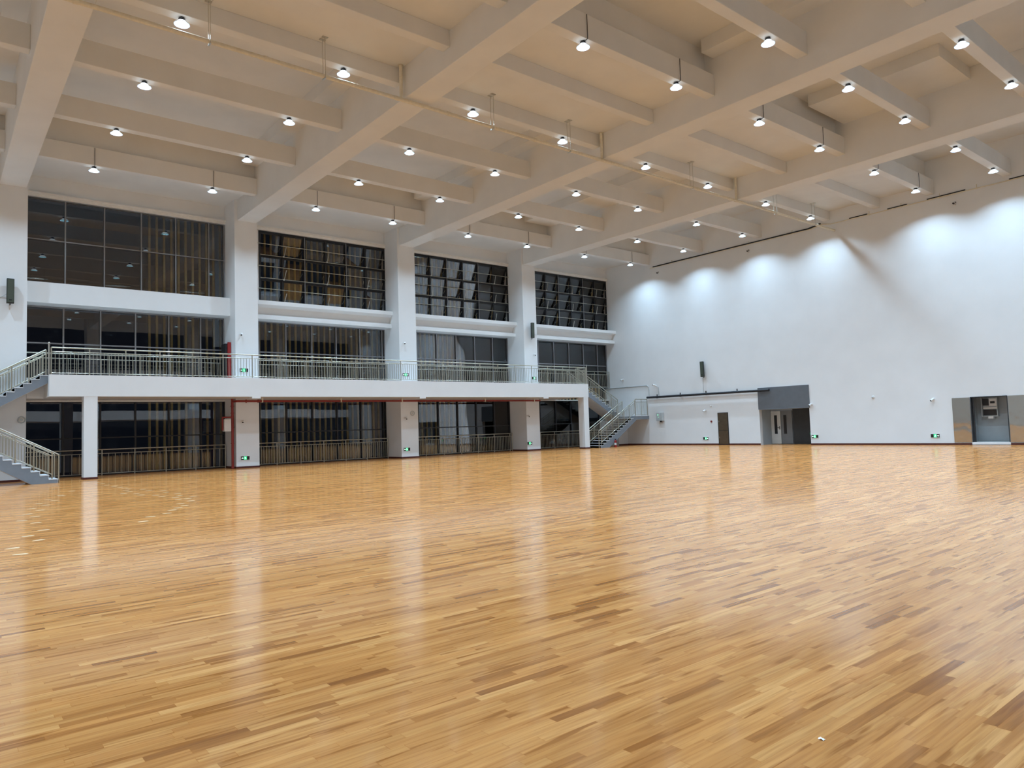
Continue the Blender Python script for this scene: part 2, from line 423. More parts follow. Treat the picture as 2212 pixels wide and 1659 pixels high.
# nearest bay, upper: fixed glazing
ys = [-37.36, -35.84, -34.26, -32.68, -31.12, -29.54, -28.78]; zs = [8.68, 10.73, 12.62]
wd = window('large fixed upper window of the nearest bay, grey mullions and one transom', (GU, -33, 8.68))
ladder(MB(), GU-.09, GU+.03, ys, zs, .055, .05).build('mullion_frame', 'mullion', wd)
pane(ys, zs, GU-.05, wd)
LOWY = [[-37.36, -35.87, -34.38, -32.90, -31.41, -29.91, -28.77], [-27.5, -26.93, -25.45, -23.96, -22.49, -20.99, -19.53, -19.36],
        [-18.10, -17.10, -15.62, -14.13, -12.64, -11.15, -9.86], [-8.58, -7.05, -5.55, -4.05, -2.55, -1.05, -.06]]
for i in range(4):
    wd = window('balcony level window with tall grey mullions in ' + BAYN[i], (GL, LOWY[i][0], 4.37))
    ladder(MB(), GL-.09, GL+.04, LOWY[i], [4.40, 6.06, 7.70], .06, .06).build('mullion_frame', 'mullion', wd)
    pane(LOWY[i], [4.40, 6.06, 7.70], GL-.05, wd)
for i in range(4):
    wd = window('ground floor window with dark mullions behind the guard rail in ' + BAYN[i], (GL, LOWY[i][0], 0))
    ladder(MB(), GL-.09, GL+.04, LOWY[i], [.03, 1.73, 3.40], .07, .06).build('mullion_frame', 'black_frame', wd)
    pane(LOWY[i], [.03, 1.73, 3.40], GL-.05, wd)
# upper windows of three bays: 6 x 3 top-hung sashes, opened outwards
TILT = [[[15, 19, 3, 4, 15, 15], [9, 14, 10, 13, 1.5, 3], [9, 14, 9, 14, 9, 13]],
        [[8, 15, 14, 15, 15, 15], [7, 10, 17, 15, 6, 14], [5, 8, 9, 12, 13, 13]],
        [[12, 13, 14, 15, 14, 9], [16, 18, 14, 15, 13, 9], [15, 17, 11, 13, 12, 9]]]
for i in (1, 2, 3):
    yb = [-19.37, -9.83, -.05][i-1]; cw = 1.258
    ys = [yb-cw*(6-k) for k in range(7)]; zs = [8.74, 10.02, 11.30, 12.58]
    wd = window('upper window of eighteen dark tilting sashes in ' + BAYN[i], (GU, ys[0], 8.74))
    ladder(MB(), GU-.07, GU+.03, ys, zs, .09, .09).build('window_frame', 'black_frame', wd)
    for rw in range(3):
        for k in range(6):
            y0, y1 = ys[k]+.05, ys[k+1]-.05; zt = zs[3-rw]-.05; zb = zs[2-rw]+.05; hh = zt-zb
            piv = bpy.data.objects.new('sash', None)
            t = R(TILT[i-1][rw][k]); hx, hz = GU-.02, zt
            def rot(p):
                dx, dz = p[0]-hx, p[2]-hz
                return (hx + dx*math.cos(t) + dz*math.sin(t), p[1], hz - dx*math.sin(t) + dz*math.cos(t))
            fr = MB()
            fr.box(hx-.045, hx, y0, y0+.065, zb, zt).box(hx-.045, hx, y1-.065, y1, zb, zt)
            fr.box(hx-.044, hx-.001, y0+.065, y1-.065, zb, zb+.065).box(hx-.044, hx-.001, y0+.065, y1-.065, zt-.065, zt)
            fr.v = [rot(v) for v in fr.v]
            so = fr.build('sash', 'black_frame', wd)
            gp = MB().box(hx-.028, hx-.018, y0+.055, y1-.055, zb+.055, zt-.055); gp.v = [rot(v) for v in gp.v]
            gp.build('pane', 'glass', so)
            # friction stay on the far side of the opening
            e = rot((hx, y1-.09, zb+.25))
            MB().tube((GU+.0, y1-.075, zb+.45), (e[0], y1-.095, e[2]), .012, 6).build('stay', 'stainless', so)
    # guard rails with rosettes and slanting opener rods
    for z, thick in ((9.46, .02), (10.05, .016), (10.69, .02), (11.30, .016), (11.90, .02)):
        g = MB().tube((GU+.13, ys[0]-.5 if thick > .018 else ys[0], z), (GU+.13, yb+.02 if i == 3 else yb+.03, z), thick, 8)
        g.build('guard_rail', 'stainless', wd)
    for rw in range(3):
        for k in (1, 3, 5):
            zc = zs[2-rw]
            MB().tube((GU+.12, ys[k]+.05, zc+.03), (GU+.12, ys[k]+.17, zc+.56), .022, 6).build('opener_rod', 'stainless_bright', wd)
            MB().lathe([(.0, 0), (.05, 0), (.05, .03), (0, .03)], (GU+.13, ys[k]+.02, zc+.02), 10, 'X').build('rosette', 'stainless_bright', wd)
    for k in (2, 4):
        MB().box(GU+.03, GU+.06, ys[k]-.02, ys[k]+.02, zs[0], zs[-1]).build('centre_post', 'mullion', wd)

# vertical sun fins outside the glass
fin = MB().box(-2.42, -2.32, -.05, .05, 0, 13.2).build('exterior_fin', 'fin')
for k in range(94):
    o = fin if k == 0 else fin.copy()
    if k: COL.objects.link(o)
    o.location = (0, -32.15+.3415*k, 0)
    tag(o, 'tan vertical sun fin standing outside the dark window glass', 'fin', 'row of vertical sun fins outside the windows', kind='thing')

# ------------------------------------------------------------------ balcony
bal = MB().box(-1.70, 1.85, -36.79, -5.76, 3.47, 4.37).box(-1.70, -.01, -37.40, -36.79, 3.47, 4.36)
for a, b in ((-28.57, -28.15), (-19.18, -18.78), (-9.87, -9.43)): bal.box(1.45, 1.849, a, b, 3.385, 3.47)
tag(bal.build('balcony_slab', 'white_paint'), 'long white balcony slab along the window wall', 'balcony', kind='structure')
for n, (a, b), tx in (('near', (-35.56, -35.06), 'left white balcony support column beside the near stair'), ('far', (-6.24, -5.80), 'right white balcony support column beside the far stair')):
    tag(MB().box(1.30, 1.84, a, b, 0, 3.47).build('column', 'white_paint'), tx, 'column', kind='structure')
    tag(MB().box(1.28, 1.86, a-.02, b+.02, 0, .09).build('baseboard_column', 'skirting'), 'dark skirting at the foot of the ' + tx, 'skirting', kind='structure')

# ------------------------------------------------------------------ railings
def unit_cyl(r, h, m, n=8):
    key = (round(r, 4), round(h, 4), m)
    if key not in unit_cyl.c:
        o = MB().tube((0, 0, 0), (0, 0, h), r, n); me = bpy.data.meshes.new('rod')
        me.from_pydata(o.v, [], o.f); me.polygons.foreach_set('use_smooth', o.sm); me.materials.append(MAT[m]); me.update()
        unit_cyl.c[key] = me
    return unit_cyl.c[key]
unit_cyl.c = {}
def vrod(name, parent, p, r, h, m):
    o = bpy.data.objects.new(name, unit_cyl(r, h, m)); COL.objects.link(o); o.parent = parent
    o.location = Vector(p)-parent_loc(parent); return o
def railing(label, p0, p1, posts, nb, top=1.12, mid=.95, bot=.07, m='stainless', cat='railing', rp=.025, rt=.030, rb=.0125, group=None, owner=None):
    """p0, p1: ends of the foot line; posts: fractions; nb: balusters per full panel"""
    p0, p1 = Vector(p0), Vector(p1); d = p1-p0
    if owner is None: root = thing('guard_railing', p0, label, cat, group)
    else:
        root = bpy.data.objects.new('stair_railing', None); root.empty_display_size = .1; COL.objects.link(root)
        root.parent = owner; root.location = p0-parent_loc(owner)
    up = Vector((0, 0, 1))
    MB().tube(p0+up*top, p1+up*top, rt, 10).build('handrail', m, root)
    MB().tube(p0+up*mid, p1+up*mid, rt*.62, 8).build('mid_rail', m, root)
    MB().tube(p0+up*bot, p1+up*bot, rt*.55, 8).build('bottom_rail', m, root)
    for t in posts: vrod('post', root, p0+d*t, rp, top, m)
    bs = []
    step = (posts[1]-posts[0])/(nb+1)
    for a, b in zip(posts[:-1], posts[1:]):
        k = max(0, round((b-a)/step)-1)
        for q in range(1, k+1): bs.append(a+(b-a)*q/(k+1))
    camp = cam.location
    bs.sort(key=lambda t: ((p0+d*t)-camp).length)
    for t in bs[:100]: vrod('baluster', root, p0+d*t+up*bot, rb, mid-bot, m)
    if len(bs) > 100:
        mb = MB()
        for t in bs[100:]: mb.tube(p0+d*t+up*bot, p0+d*t+up*mid, rb, 6)
        o = mb.build('baluster', m, root); o['kind'] = 'stuff'
    return root
def fr(y0, y1, y_first, step):
    out = [0.0]; y = y_first
    while y < y1-.12:
        if y > y0+.12: out.append((y-y0)/(y1-y0))
        y += step
    return out+[1.0]
railing('long stainless steel railing along the balcony front', (1.78, -36.72, 4.37), (1.78, -5.86, 4.37), fr(-36.72, -5.86, -35.353, 1.3665), 9)
FP = [-34.35, -26.11, -16.74, -7.3]
for i, (a, b) in enumerate(BAYS):
    a2, b2 = a+.06, b-.06
    railing('ground floor stainless guard rail before the window of ' + BAYN[i], (-1.5, a2, 0), (-1.5, b2, 0), fr(a2, b2, FP[i], 1.335 if i else 1.375), 9, top=1.18, mid=1.0, bot=.08)
    railing('balcony level inner guard rail before the window of ' + BAYN[i], (-1.5, a2, 4.37), (-1.5, b2, 4.37), fr(a2, b2, FP[i]+.3, 1.335), 9, top=1.22, mid=1.0, bot=.08)

# ------------------------------------------------------------------ staircases
def staircase(label, X_low, X_up, y_foot, y_land, y_land_end, sgn, y_top, rails, rlabels):
    """sgn: +1 the lower flight climbs towards +y; 2.14 m landing, 4.37 m balcony"""
    root = thing('staircase', ((X_low[0]+X_low[1])/2, y_foot, 0), label, 'staircase')
    LZ, N1, TOP = 2.14, 13, 4.37
    def flight(x0, x1, ya, yb, za, zb, n, nm):
        dy = (yb-ya)/n; dz = (zb-za)/n
        poly = [(ya, za)]
        for k in range(n):
            poly.append((ya+dy*k, za+dz*(k+1)-.03)); poly.append((ya+dy*(k+1), za+dz*(k+1)-.03))
        s = 1 if yb > ya else -1
        th = .30
        poly.append((yb, zb-th-.03))
        if za > .1: poly.append((ya, za-th))
        else: poly.append((ya+s*.85, 0))
        fl = MB().prism_x(poly, x0, x1).build('flight', 'stair_grey', root)
        for k in range(n-(1 if zb < 3 else 0)):
            a, b = ya+dy*k, ya+dy*(k+1)
            y0, y1 = min(a, b)-.02*(1 if s > 0 else 0), max(a, b)+.02*(0 if s > 0 else 1)
            st = MB().box(x0-.012, x1+.012, y0, y1, za+dz*(k+1)-.03, za+dz*(k+1))
            st.box(x0-.012, x1+.012, a if s > 0 else a-.012, a+.012 if s > 0 else a, za+dz*k, za+dz*(k+1)-.03)
            st.build('tread', 'tread_white', root)
        # pale soffit under the sloping slab
        n0 = Vector((0, -(zb-za), (yb-ya))).normalized()*.006
        ys, zs_ = (ya, za-th) if za > .1 else (ya+s*.85, 0)
        sf = MB().prism_x([(ys, zs_), (yb, zb-th-.03), (yb, zb-th-.045), (ys+s*.03, zs_-.012 if za > .1 else .0)], x0+.04, x1-.04)
        sf.build('soffit', 'stair_soffit', root)
    flight(X_low[0], X_low[1], y_foot, y_land, 0, LZ, N1, 'lower')
    flight(X_up[0], X_up[1], y_land, y_top, LZ, TOP, N1, 'upper')
    ya, yb = sorted((y_land, y_land_end))
    MB().box(min(X_up[0], X_low[0]), max(X_low[1], X_up[1]), ya, yb, LZ-.27, LZ-.03).build('landing', 'stair_grey', root)
    MB().box(min(X_up[0], X_low[0])-.01, max(X_low[1], X_up[1])+.012, ya, yb, LZ-.03, LZ).build('landing_tread', 'tread_white', root)
    MB().box(min(X_up[0], X_low[0])+.04, max(X_low[1], X_up[1])-.04, ya+.02, yb-.02, LZ-.285, LZ-.27).build('landing_soffit', 'stair_soffit', root)
    return root
POSTS = lambda n: [k/n for k in range(n+1)]
# far staircase beside the end wall
far_st = staircase('far grey concrete staircase with white treads beside the end wall', (.90, 2.22), (-.60, .72), -5.15, -1.42, -.01, 1, -5.50, 0, 0)
def stair_rail(owner, x, ya, yb, za, zb, n, newel=True, nb=5):
    """foot line follows the nosings; a newel turns down to the floor at the lower end"""
    r_ = railing('', (x, ya, za+.05), (x, yb, zb+.05), POSTS(n), nb, top=1.05, mid=.88, bot=.16, rp=.026, rt=.032, owner=owner)
    if newel:
        s = 1 if yb > ya else -1
        p = (x, ya-s*.22, 0); sl = (zb-za)/abs(yb-ya)
        MB().path([p, (x, ya-s*.22, za+1.10-.22*sl), (x, ya, za+1.10)], .026, 10).build('newel', 'stainless', r_)
    return r_
stair_rail(far_st, 2.16, -5.02, -1.45, .17, 2.14, 6)
stair_rail(far_st, .96, -5.02, -1.45, .17, 2.14, 6)
stair_rail(far_st, .66, -1.60, -5.45, 2.25, 4.37, 6, False)
stair_rail(far_st, -.54, -1.60, -5.45, 2.25, 4.37, 6, False)
railing('', (2.16, -1.40, 2.14), (2.16, -.10, 2.14), [0, .5, 1], 4, top=1.18, mid=.98, bot=.06, owner=far_st)
railing('short return railing closing the right end of the balcony', (1.73, -5.83, 4.37), (.72, -5.83, 4.37), [0.05, .98], 7)
# near staircase at the left edge
near_st = staircase('near grey concrete staircase with white treads at the left of the hall', (1.62, 3.02), (.06, 1.46), -36.62, -40.45, -41.9, -1, -36.80, 0, 0)
stair_rail(near_st, 2.96, -36.80, -40.4, .13, 2.14, 6)
stair_rail(near_st, 1.68, -36.80, -40.4, .13, 2.14, 6)
stair_rail(near_st, 1.40, -40.35, -36.86, 2.22, 4.32, 6, False)
stair_rail(near_st, .12, -40.35, -36.86, 2.22, 4.32, 6, False)
tag(MB().tube((1.78, -36.80, 4.37), (1.78, -36.80, 5.66), .034, 12).ball((1.78, -36.80, 5.67), .04).build('corner_post', 'stainless_bright'), 'thick stainless corner post where the near stair meets the balcony', 'post')
tag(MB().tube((1.78, -5.80, 4.37), (1.78, -5.80, 5.66), .030, 12).ball((1.78, -5.80, 5.66), .035).build('corner_post', 'stainless_bright'), 'stainless corner post at the far right end of the balcony', 'post')

# ------------------------------------------------------------------ pendant lamps
LROWS = [2.68, 7.33, 11.78, 16.18, 21.78, 25.2, 28.7, 33.1, 37.6]
LY = [-54.9, -50.2, -45.2, -40.35, -35.35, -30.58, -25.55, -21.15, -16.12, -11.57, -6.5, -1.9]
def lamp_proto():
    root = thing('pendant_lamp', (0, 0, SEC_Z), '', 'lamp')
    z = SEC_Z
    MB().box(-.07, .07, -.035, .035, z-.016, z-.001).tube((0, 0, z-.015), (0, 0, z-.03), .012, 8).build('mounting_bracket', 'dark_metal', root)
    d = MB().lathe([(0, -.026), (.080, -.026), (.086, -.036), (.086, -.070), (.098, -.080), (.098, -.096), (0, -.096)], (0, 0, z), 20)
    d.build('driver', 'heat_sink', root)
    MB().lathe([(.0985, -.094), (.114, -.112), (.156, -.152), (.194, -.184), (.202, -.192), (.200, -.192)], (0, 0, z), 28).build('shade', 'shade', root)
    MB().lathe([(.199, -.1915), (.150, -.153), (.108, -.115), (.098, -.102)], (0, 0, z), 28).build('reflector', 'reflector', root)
    MB().lathe([(.194, -.186), (.207, -.186), (.207, -.198), (.194, -.198), (.194, -.186)], (0, 0, z), 28).build('shade_rim', 'shade_rim', root)
    MB().lathe([(0, -.108), (.098, -.108), (.098, -.120), (0, -.124)], (0, 0, z), 24).build('lens', 'lens', root)
    return root
lp = lamp_proto()
ld = bpy.data.lights.new('lamp_light', 'AREA'); ld.shape = 'DISK'; ld.size = .19; ld.energy = LAMP_WATTS; ld.color = LAMP_COLOR; ld.spread = LAMP_SPREAD
l = bpy.data.objects.new('lamp_light', ld); COL.objects.link(l); l.parent = lp; l.location = (0, 0, -.1265)
lamps = []
ROWN = ['row by the window wall', 'second row from the window wall', 'third row from the window wall', 'row beside the cream drain pipe', 'fifth row from the window wall',
        'sixth row from the window wall', 'seventh row from the window wall', 'eighth row from the window wall', 'ninth row from the window wall', 'tenth row from the window wall']
for i, x in enumerate(LROWS):
    for j, y in enumerate(LY):
        o = lp if not lamps else dup(lp)
        o.location = (x, y, SEC_Z); lamps.append((i, j, x, y, o))
        tag(o, 'lit pendant lamp, %s from the end wall, %s' % (ORD[len(LY)-1-j], ROWN[i]), 'lamp', 'pendant high-bay lamps under the ceiling beams')
for i, j, x, y, o in lamps:
    if i in (0, 4) and y > -41:
        MB().tube((x+.20, y, SEC_Z+.74), (x+.20, y, SEC_Z-.01), .011, 6).tube((x+.20, y, SEC_Z-.012), (x+.05, y, SEC_Z-.035), .011, 6).build('power_cable', 'dark_metal', o)

# ------------------------------------------------------------------ pipes under the roof
pr = thing('insulated_pipe', (16.6, -.02, 12.40), 'cream lagged drain pipe hung under the beams, running to the end wall', 'pipe')
pm = MB().tube((16.6, -47, 12.40), (16.6, -.02, 12.40), .062, 14)
for y in (-44, -40, -37.9, -33.2, -28.9, -26.9, -23, -19.6, -17, -13, -9.9, -7.6, -4): pm.tube((16.6, y-.06, 12.40), (16.6, y+.06, 12.40), .074, 14)
pm.build('pipe_run', 'lagging', pr)
for y in (-38.50, -28.72, -19.30, -9.77):
    MB().tube((16.55, y, 12.40), (16.55, y, LOW_Z-.005), .058, 12).tube((16.55, y, LOW_Z-.03), (16.55, y, LOW_Z-.004), .085, 12).build('riser', 'lagging', pr)
for y in (-34.75, -31.42, -25.0, -21.2, -13.4, -6.3, -2.35):
    g = MB()
    for sx_ in (-.085, .085):
        g.tube((16.6+sx_, y, 12.34), (16.6+sx_, y, LOW_Z-.004), .011, 6).box(16.6+sx_-.05, 16.6+sx_+.05, y-.09, y+.09, LOW_Z-.02, LOW_Z-.003)
    g.box(16.6-.095, 16.6+.095, y-.02, y+.02, 12.315, 12.336)
    g.build('hanger', 'stainless_bright', pr)
ct = thing('wall_conduit', (2.9, -.03, 12.82), 'thin cream conduit with black cable along the top of the end wall', 'conduit')
MB().path([(2.9, -.045, 12.80), (15.2, -.045, 12.80), (15.9, -.045, 12.93), (16.4, -.045, 12.82), (XMAX-.1, -.045, 12.82)], .026, 8).build('conduit_tube', 'lagging', ct)
MB().path([(3.2, -.04, 12.86), (15.0, -.04, 12.86), (15.8, -.04, 12.99)], .045, 8).build('cable', 'black_pipe', ct)
for x0, x1 in ((17.5, 18.5), (19.6, 20.6), (21.6, 23.4), (25.3, 29.0)): MB().tube((x0, -.04, 12.875), (x1, -.04, 12.88), .026, 8).build('cable', 'black_pipe', ct)
for x in (4.9, 8, 11, 14, 18.6, 20.3, 22.2, 23.9, 26): MB().box(x-.012, x+.012, -.05, -.002, 12.78, 13.02).build('clip', 'lagging', ct)
for x, z, lb in ((3.63, 12.34, 'left'), (10.97, 12.37, 'middle'), (22.87, 12.31, 'right')):
    q = thing('wall_bracket', (x, -.02, z), 'small black wall bracket high on the end wall, %s of the three' % {'left': 'leftmost', 'middle': 'middle one', 'right': 'rightmost'}[lb], 'bracket', 'brackets high on the end wall')
    MB().box(x-.05, x+.05, -.05, -.003, z-.09, z+.09).build('plate', 'white_plastic', q)
    MB().tube((x-.02, -.05, z), (x-.02, -.16, z), .04, 10).tube((x+.07, -.05, z+.05), (x+.07, -.12, z+.05), .025, 8).build('hook', 'black_plastic', q)

# ------------------------------------------------------------------ red fire main, hydrant riser
rp_ = thing('fire_pipe', (-.12, -28.87, 0), 'dark red fire main: standpipe by the column and run under the balcony', 'pipe')
MB().tube((-.12, -28.87, 0), (-.12, -28.87, 3.46), .062, 14).build('standpipe', 'red_pipe', rp_)
MB().path([(-.12, -28.87, 3.33), (.22, -28.75, 3.33), (.22, -8.75, 3.33)], .055, 12).build('pipe_run', 'red_pipe', rp_)
fl_ = MB()
for z in (.05, 1.25, 2.05, 2.75, 3.1): fl_.tube((-.12, -28.87, z-.02), (-.12, -28.87, z+.02), .088, 14)
for y in (-28.3, -27.7): fl_.tube((.22, y-.02, 3.33), (.22, y+.02, 3.33), .085, 14)
fl_.build('flange', 'red_pipe', rp_)
MB().path([(-.12, -28.87, 2.55), (-.12, -29.35, 2.55), (-.12, -29.35, 1.9)], .04, 10).build('branch_pipe', 'red_pipe', rp_)
for y in (-27.5, -23.2, -19.4, -13.4, -9.3):
    MB().box(.14, .30, y-.03, y+.03, 3.26, 3.275).box(.285, .30, y-.03, y+.03, 3.26, 3.468).box(.14, .155, y-.03, y+.03, 3.26, 3.468).build('hanger', 'lagging', rp_)
MB().box(-.28, .02, -29.30, -28.98, 1.85, 2.45).build('valve_box', 'white_plastic', rp_)
hy = thing('hydrant_cabinet', (-.7, -28.9, 4.37), 'narrow red hydrant cabinet on the balcony beside the column', 'cabinet')
MB().box(-1.35, -.72, -29.00, -28.76, 4.37, 6.30).build('side_panel', 'dark_metal', hy)
MB().box(-.72, -.62, -28.90, -28.75, 4.37, 6.36).build('door', 'red_box', hy)

# ------------------------------------------------------------------ exit signs
def exit_sign(plane, c, arrow, label, w_=.42, h_=.175):
    """plane 'X' (faces +x) or 'Y' (faces -y); arrow -1 left, +1 right, 0 both"""
    root = thing('exit_sign', c, label, 'sign', 'green running-man exit signs')
    def mk(name, m, boxes=(), polys=(), d0=.0, d1=.03):
        mb = MB()
        for u0, u1, z0, z1 in boxes:
            if plane == 'X': mb.box(c[0]+d0, c[0]+d1, c[1]+u0, c[1]+u1, c[2]+z0, c[2]+z1)
            else: mb.box(c[0]+u0, c[0]+u1, c[1]-d1, c[1]-d0, c[2]+z0, c[2]+z1)
        for pl in polys:
            if plane == 'X': mb.prism_x([(c[1]+u, c[2]+z) for u, z in pl], c[0]+d0, c[0]+d1)
            else:
                n = len(pl); vs = [(c[0]+u, c[1]-d0, c[2]+z) for u, z in pl]+[(c[0]+u, c[1]-d1, c[2]+z) for u, z in pl]
                mb._add(vs, [tuple(range(n)), tuple(range(2*n-1, n-1, -1))]+[(i, n+i, n+(i+1) % n, (i+1) % n) for i in range(n)])
        return mb.build(name, m, root)
    mk('housing', 'sign_black', [(-w_/2, w_/2, -h_/2, h_/2)], d0=.002, d1=.028)
    mk('bezel', 'white_plastic', [(-w_/2-.012, w_/2+.012, h_/2, h_/2+.012), (-w_/2-.012, w_/2+.012, -h_/2-.012, -h_/2), (-w_/2-.012, -w_/2, -h_/2, h_/2), (w_/2, w_/2+.012, -h_/2, h_/2)], d0=.002, d1=.03)
    g0 = mk('pictogram', 'sign_green', [(-.07, .07, -h_/2+.008, h_/2-.008)], d0=.0285, d1=.0315)
    # running figure: head, torso, arms, legs
    fig = [[(.012, .052), (.030, .058), (.036, .044), (.024, .034), (.010, .040)],
           [(.002, .036), (.022, .030), (.006, -.012), (-.016, -.006)],
           [(.016, .030), (.048, .008), (.042, .000), (.010, .018)], [(.004, .032), (-.034, .020), (-.036, .010), (.004, .020)],
           [(.004, -.008), (.034, -.026), (.026, -.066), (.016, -.064), (.020, -.032), (-.008, -.016)],
           [(-.012, -.008), (-.026, -.034), (-.060, -.040), (-.060, -.050), (-.020, -.046), (.0, -.014)]]
    s = -1 if arrow < 0 else 1
    mk('runner', 'sign_white', polys=[[(u*s, z) for u, z in p] for p in fig], d0=.032, d1=.034)
    for a in ((-1, 1) if arrow == 0 else (arrow,)):
        u = a*.138
        mk('arrow', 'sign_white', polys=[[(u+a*.052, 0), (u, .042), (u, .018), (u-a*.05, .018), (u-a*.05, -.018), (u, -.018), (u, -.042)]], d0=.0285, d1=.031)
    return root
exit_sign('X', (0, -28.30, .50), -1, 'green exit sign with left arrow low on the column behind the red standpipe')
exit_sign('X', (0, -28.33, 4.90), -1, 'exit sign with left arrow behind the balcony railing beside the red cabinet')
exit_sign('X', (0, -19.00, .52), -1, 'green exit sign low on the middle column of the window wall')
exit_sign('X', (0, -18.98, 4.87), 0, 'double-arrow exit sign behind the balcony railing on the middle column')
exit_sign('X', (0, -9.60, .50), 1, 'green exit sign low on the column nearest the end wall')
exit_sign('X', (0, -9.02, 4.86), 1, 'exit sign behind the balcony railing on the column nearest the end wall')
exit_sign('Y', (7.05, 0, .44), 1, 'green exit sign with right arrow on the end wall left of the bronze cabinet')
exit_sign('Y', (14.72, 0, .50), -1, 'green exit sign with left arrow just right of the grey door panel')
exit_sign('Y', (21.24, 0, .475), 1, 'green exit sign with right arrow beside the steel niche')

# ------------------------------------------------------------------ cameras, sounders, speakers
def bullet_cam(plane, c, label, s=1.0):
    root = thing('security_camera', c, label, 'camera', 'small white security cameras on the walls')
    n = Vector((1, 0, 0)) if plane == 'X' else Vector((0, -1, 0))
    side = Vector((0, -1, 0)) if plane == 'X' else Vector((-1, 0, 0))
    c = Vector(c); up = Vector((0, 0, 1))
    MB().tube(c+n*.003, c+n*.03, .065*s, 16).tube(c+n*.03, c+n*.09, .02*s, 8).build('mount', 'white_plastic', root)
    a = c+n*.11-up*.0-side*.02; d = (n*.72+side*.45-up*.5).normalized()
    MB().ball(c+n*.10, .045*s, 12, 8).tube(a-d*.03, a+d*.13*s, .047*s, 14).build('camera_body', 'white_plastic', root)
    MB().tube(a+d*.13*s, a+d*.135*s, .038*s, 14).build('lens', 'black_plastic', root)
    return root
bullet_cam('X', (0, -28.46, 6.72), 'white security camera above the balcony on the column by the red cabinet')
bullet_cam('X', (0, -19.05, 6.74), 'white security camera above the balcony on the middle column')
bullet_cam('X', (0, -8.97, 6.45), 'white security camera above the balcony on the column nearest the end wall')
bullet_cam('X', (0, -28.43, 2.34), 'white security camera under the balcony on the column by the standpipe')
bullet_cam('X', (0, -19.04, 2.34), 'white security camera under the balcony on the middle column')
bullet_cam('X', (0, -9.69, 2.33), 'white security camera under the balcony on the column nearest the end wall')
bullet_cam('Y', (-.13, 0, 4.92), 'white security camera on the end wall above the stair handrail', 1.2)
bullet_cam('Y', (7.12, 0, 2.32), 'white security camera on the end wall between the alarm bell and the control box', 1.15)
bullet_cam('Y', (14.62, 0, 2.41), 'white security camera at the right edge of the grey door panel', 1.2)
bullet_cam('Y', (21.26, 0, 2.38), 'white security camera on the end wall left of the steel niche', 1.2)
q = thing('motion_sensor', (7.56, 0, 2.58), 'small white motion sensor above the alarm bell on the end wall', 'sensor')
MB().ball((7.56, -.03, 2.58), .055, 14, 8, (1, .9, 1)).build('cover', 'white_plastic', q)
q = thing('wall_sounder', (18.2, 0, 2.64), 'round white wall sounder on the plain end wall', 'sounder')
MB().lathe([(0, -.06), (.04, -.06), (.05, -.03), (.07, -.045), (.085, -.03), (.09, -.003)], (18.2, 0, 2.64), 20, 'Y').build('rim', 'white_plastic', q)
MB().lathe([(0, -.064), (.038, -.064), (.038, -.058)], (18.2, 0, 2.64), 16, 'Y').build('grille', 'box_grey', q)
q = thing('alarm_bell', (7.55, 0, 1.57), 'small dark red alarm call point on the end wall beside the bronze cabinet', 'alarm')
MB().tube((7.55, -.002, 1.57), (7.55, -.05, 1.57), .062, 16).build('body', 'red_pipe', q)
MB().tube((7.55, -.05, 1.57), (7.55, -.056, 1.57), .03, 12).build('button', 'black_plastic', q)
for c, lb in (((0, -37.57, 2.58), 'round wall speaker on the nearest column under the stair'), ((0, -18.57, 2.61), 'round wall speaker on the middle column under the balcony')):
    q = thing('wall_speaker', c, lb, 'speaker', 'round wall speakers')
    MB().lathe([(.150, .003), (.150, .03), (.132, .04), (.11, .03), (.11, .003)], c, 24, 'X').build('rim', 'box_grey', q)
    MB().lathe([(0, .022), (.10, .022), (.105, .004)], c, 24, 'X').build('cone', 'trim_paint', q)
    MB().lathe([(0, .035), (.04, .033), (.055, .022)], c, 16, 'X').build('dust_cap', 'box_grey', q)
def box_speaker(p, face, tilt_side, label, cable=None):
    """column loudspeaker: p centre on the wall, face 'X' or 'Y'"""
    root = thing('column_speaker', p, label, 'speaker', 'dark green column loudspeakers')
    h, wd_, dp = 1.02, .26, .20
    def T(u, n, z):
        n2 = n + .11 + (z/h+.5)*.04            # the top leans away from the wall
        a = tilt_side; uu_ = u*math.cos(a)-n2*math.sin(a); nn = u*math.sin(a)*0 + n2
        return (p[0]+nn, p[1]+uu_, p[2]+z) if face == 'X' else (p[0]+uu_, p[1]-nn, p[2]+z)
    def bx(name, m, u0, u1, n0, n1, z0, z1):
        mb = MB(); mb.box(u0, u1, n0, n1, z0, z1); mb.v = [T(*v) for v in mb.v]
        return mb.build(name, m, root, bevel=.006)
    bx('cabinet', 'green_dark', -wd_/2, wd_/2, 0, dp, -h/2, h/2)
    bx('grille', 'green_box', -wd_/2+.018, wd_/2-.018, dp, dp+.012, -h/2+.03, h/2-.03)
    bx('badge', 'black_plastic', -.05, .05, dp+.012, dp+.016, -h/2+.10, -h/2+.15)
    mb = MB()
    for z in (-.55, .3): 
        a = T(0, 0, z)
        b = (p[0]+.003, a[1], a[2]) if face == 'X' else (a[0], p[1]-.003, a[2])
        mb.tube(a, b, .018, 8)
    mb.tube(T(0, .02, -h/2+.02), T(0, .02, -h/2-.06), .018, 8)
    mb.build('wall_bracket', 'dark_metal', root)
    if cable:
        MB().path(cable, .012, 6).build('cable', 'box_grey', root)
    return root
box_speaker((0, -38.01, 7.96), 'X', 0.0, 'dark green column loudspeaker high on the nearest column at the left edge', [(.10, -38.13, 7.85), (.012, -38.3, 7.72), (.012, -38.55, 7.6)])
box_speaker((0, -9.13, 8.05), 'X', .35, 'dark green column loudspeaker on the column nearest the end wall', [(.14, -9.05, 7.82), (.012, -8.66, 7.80)])
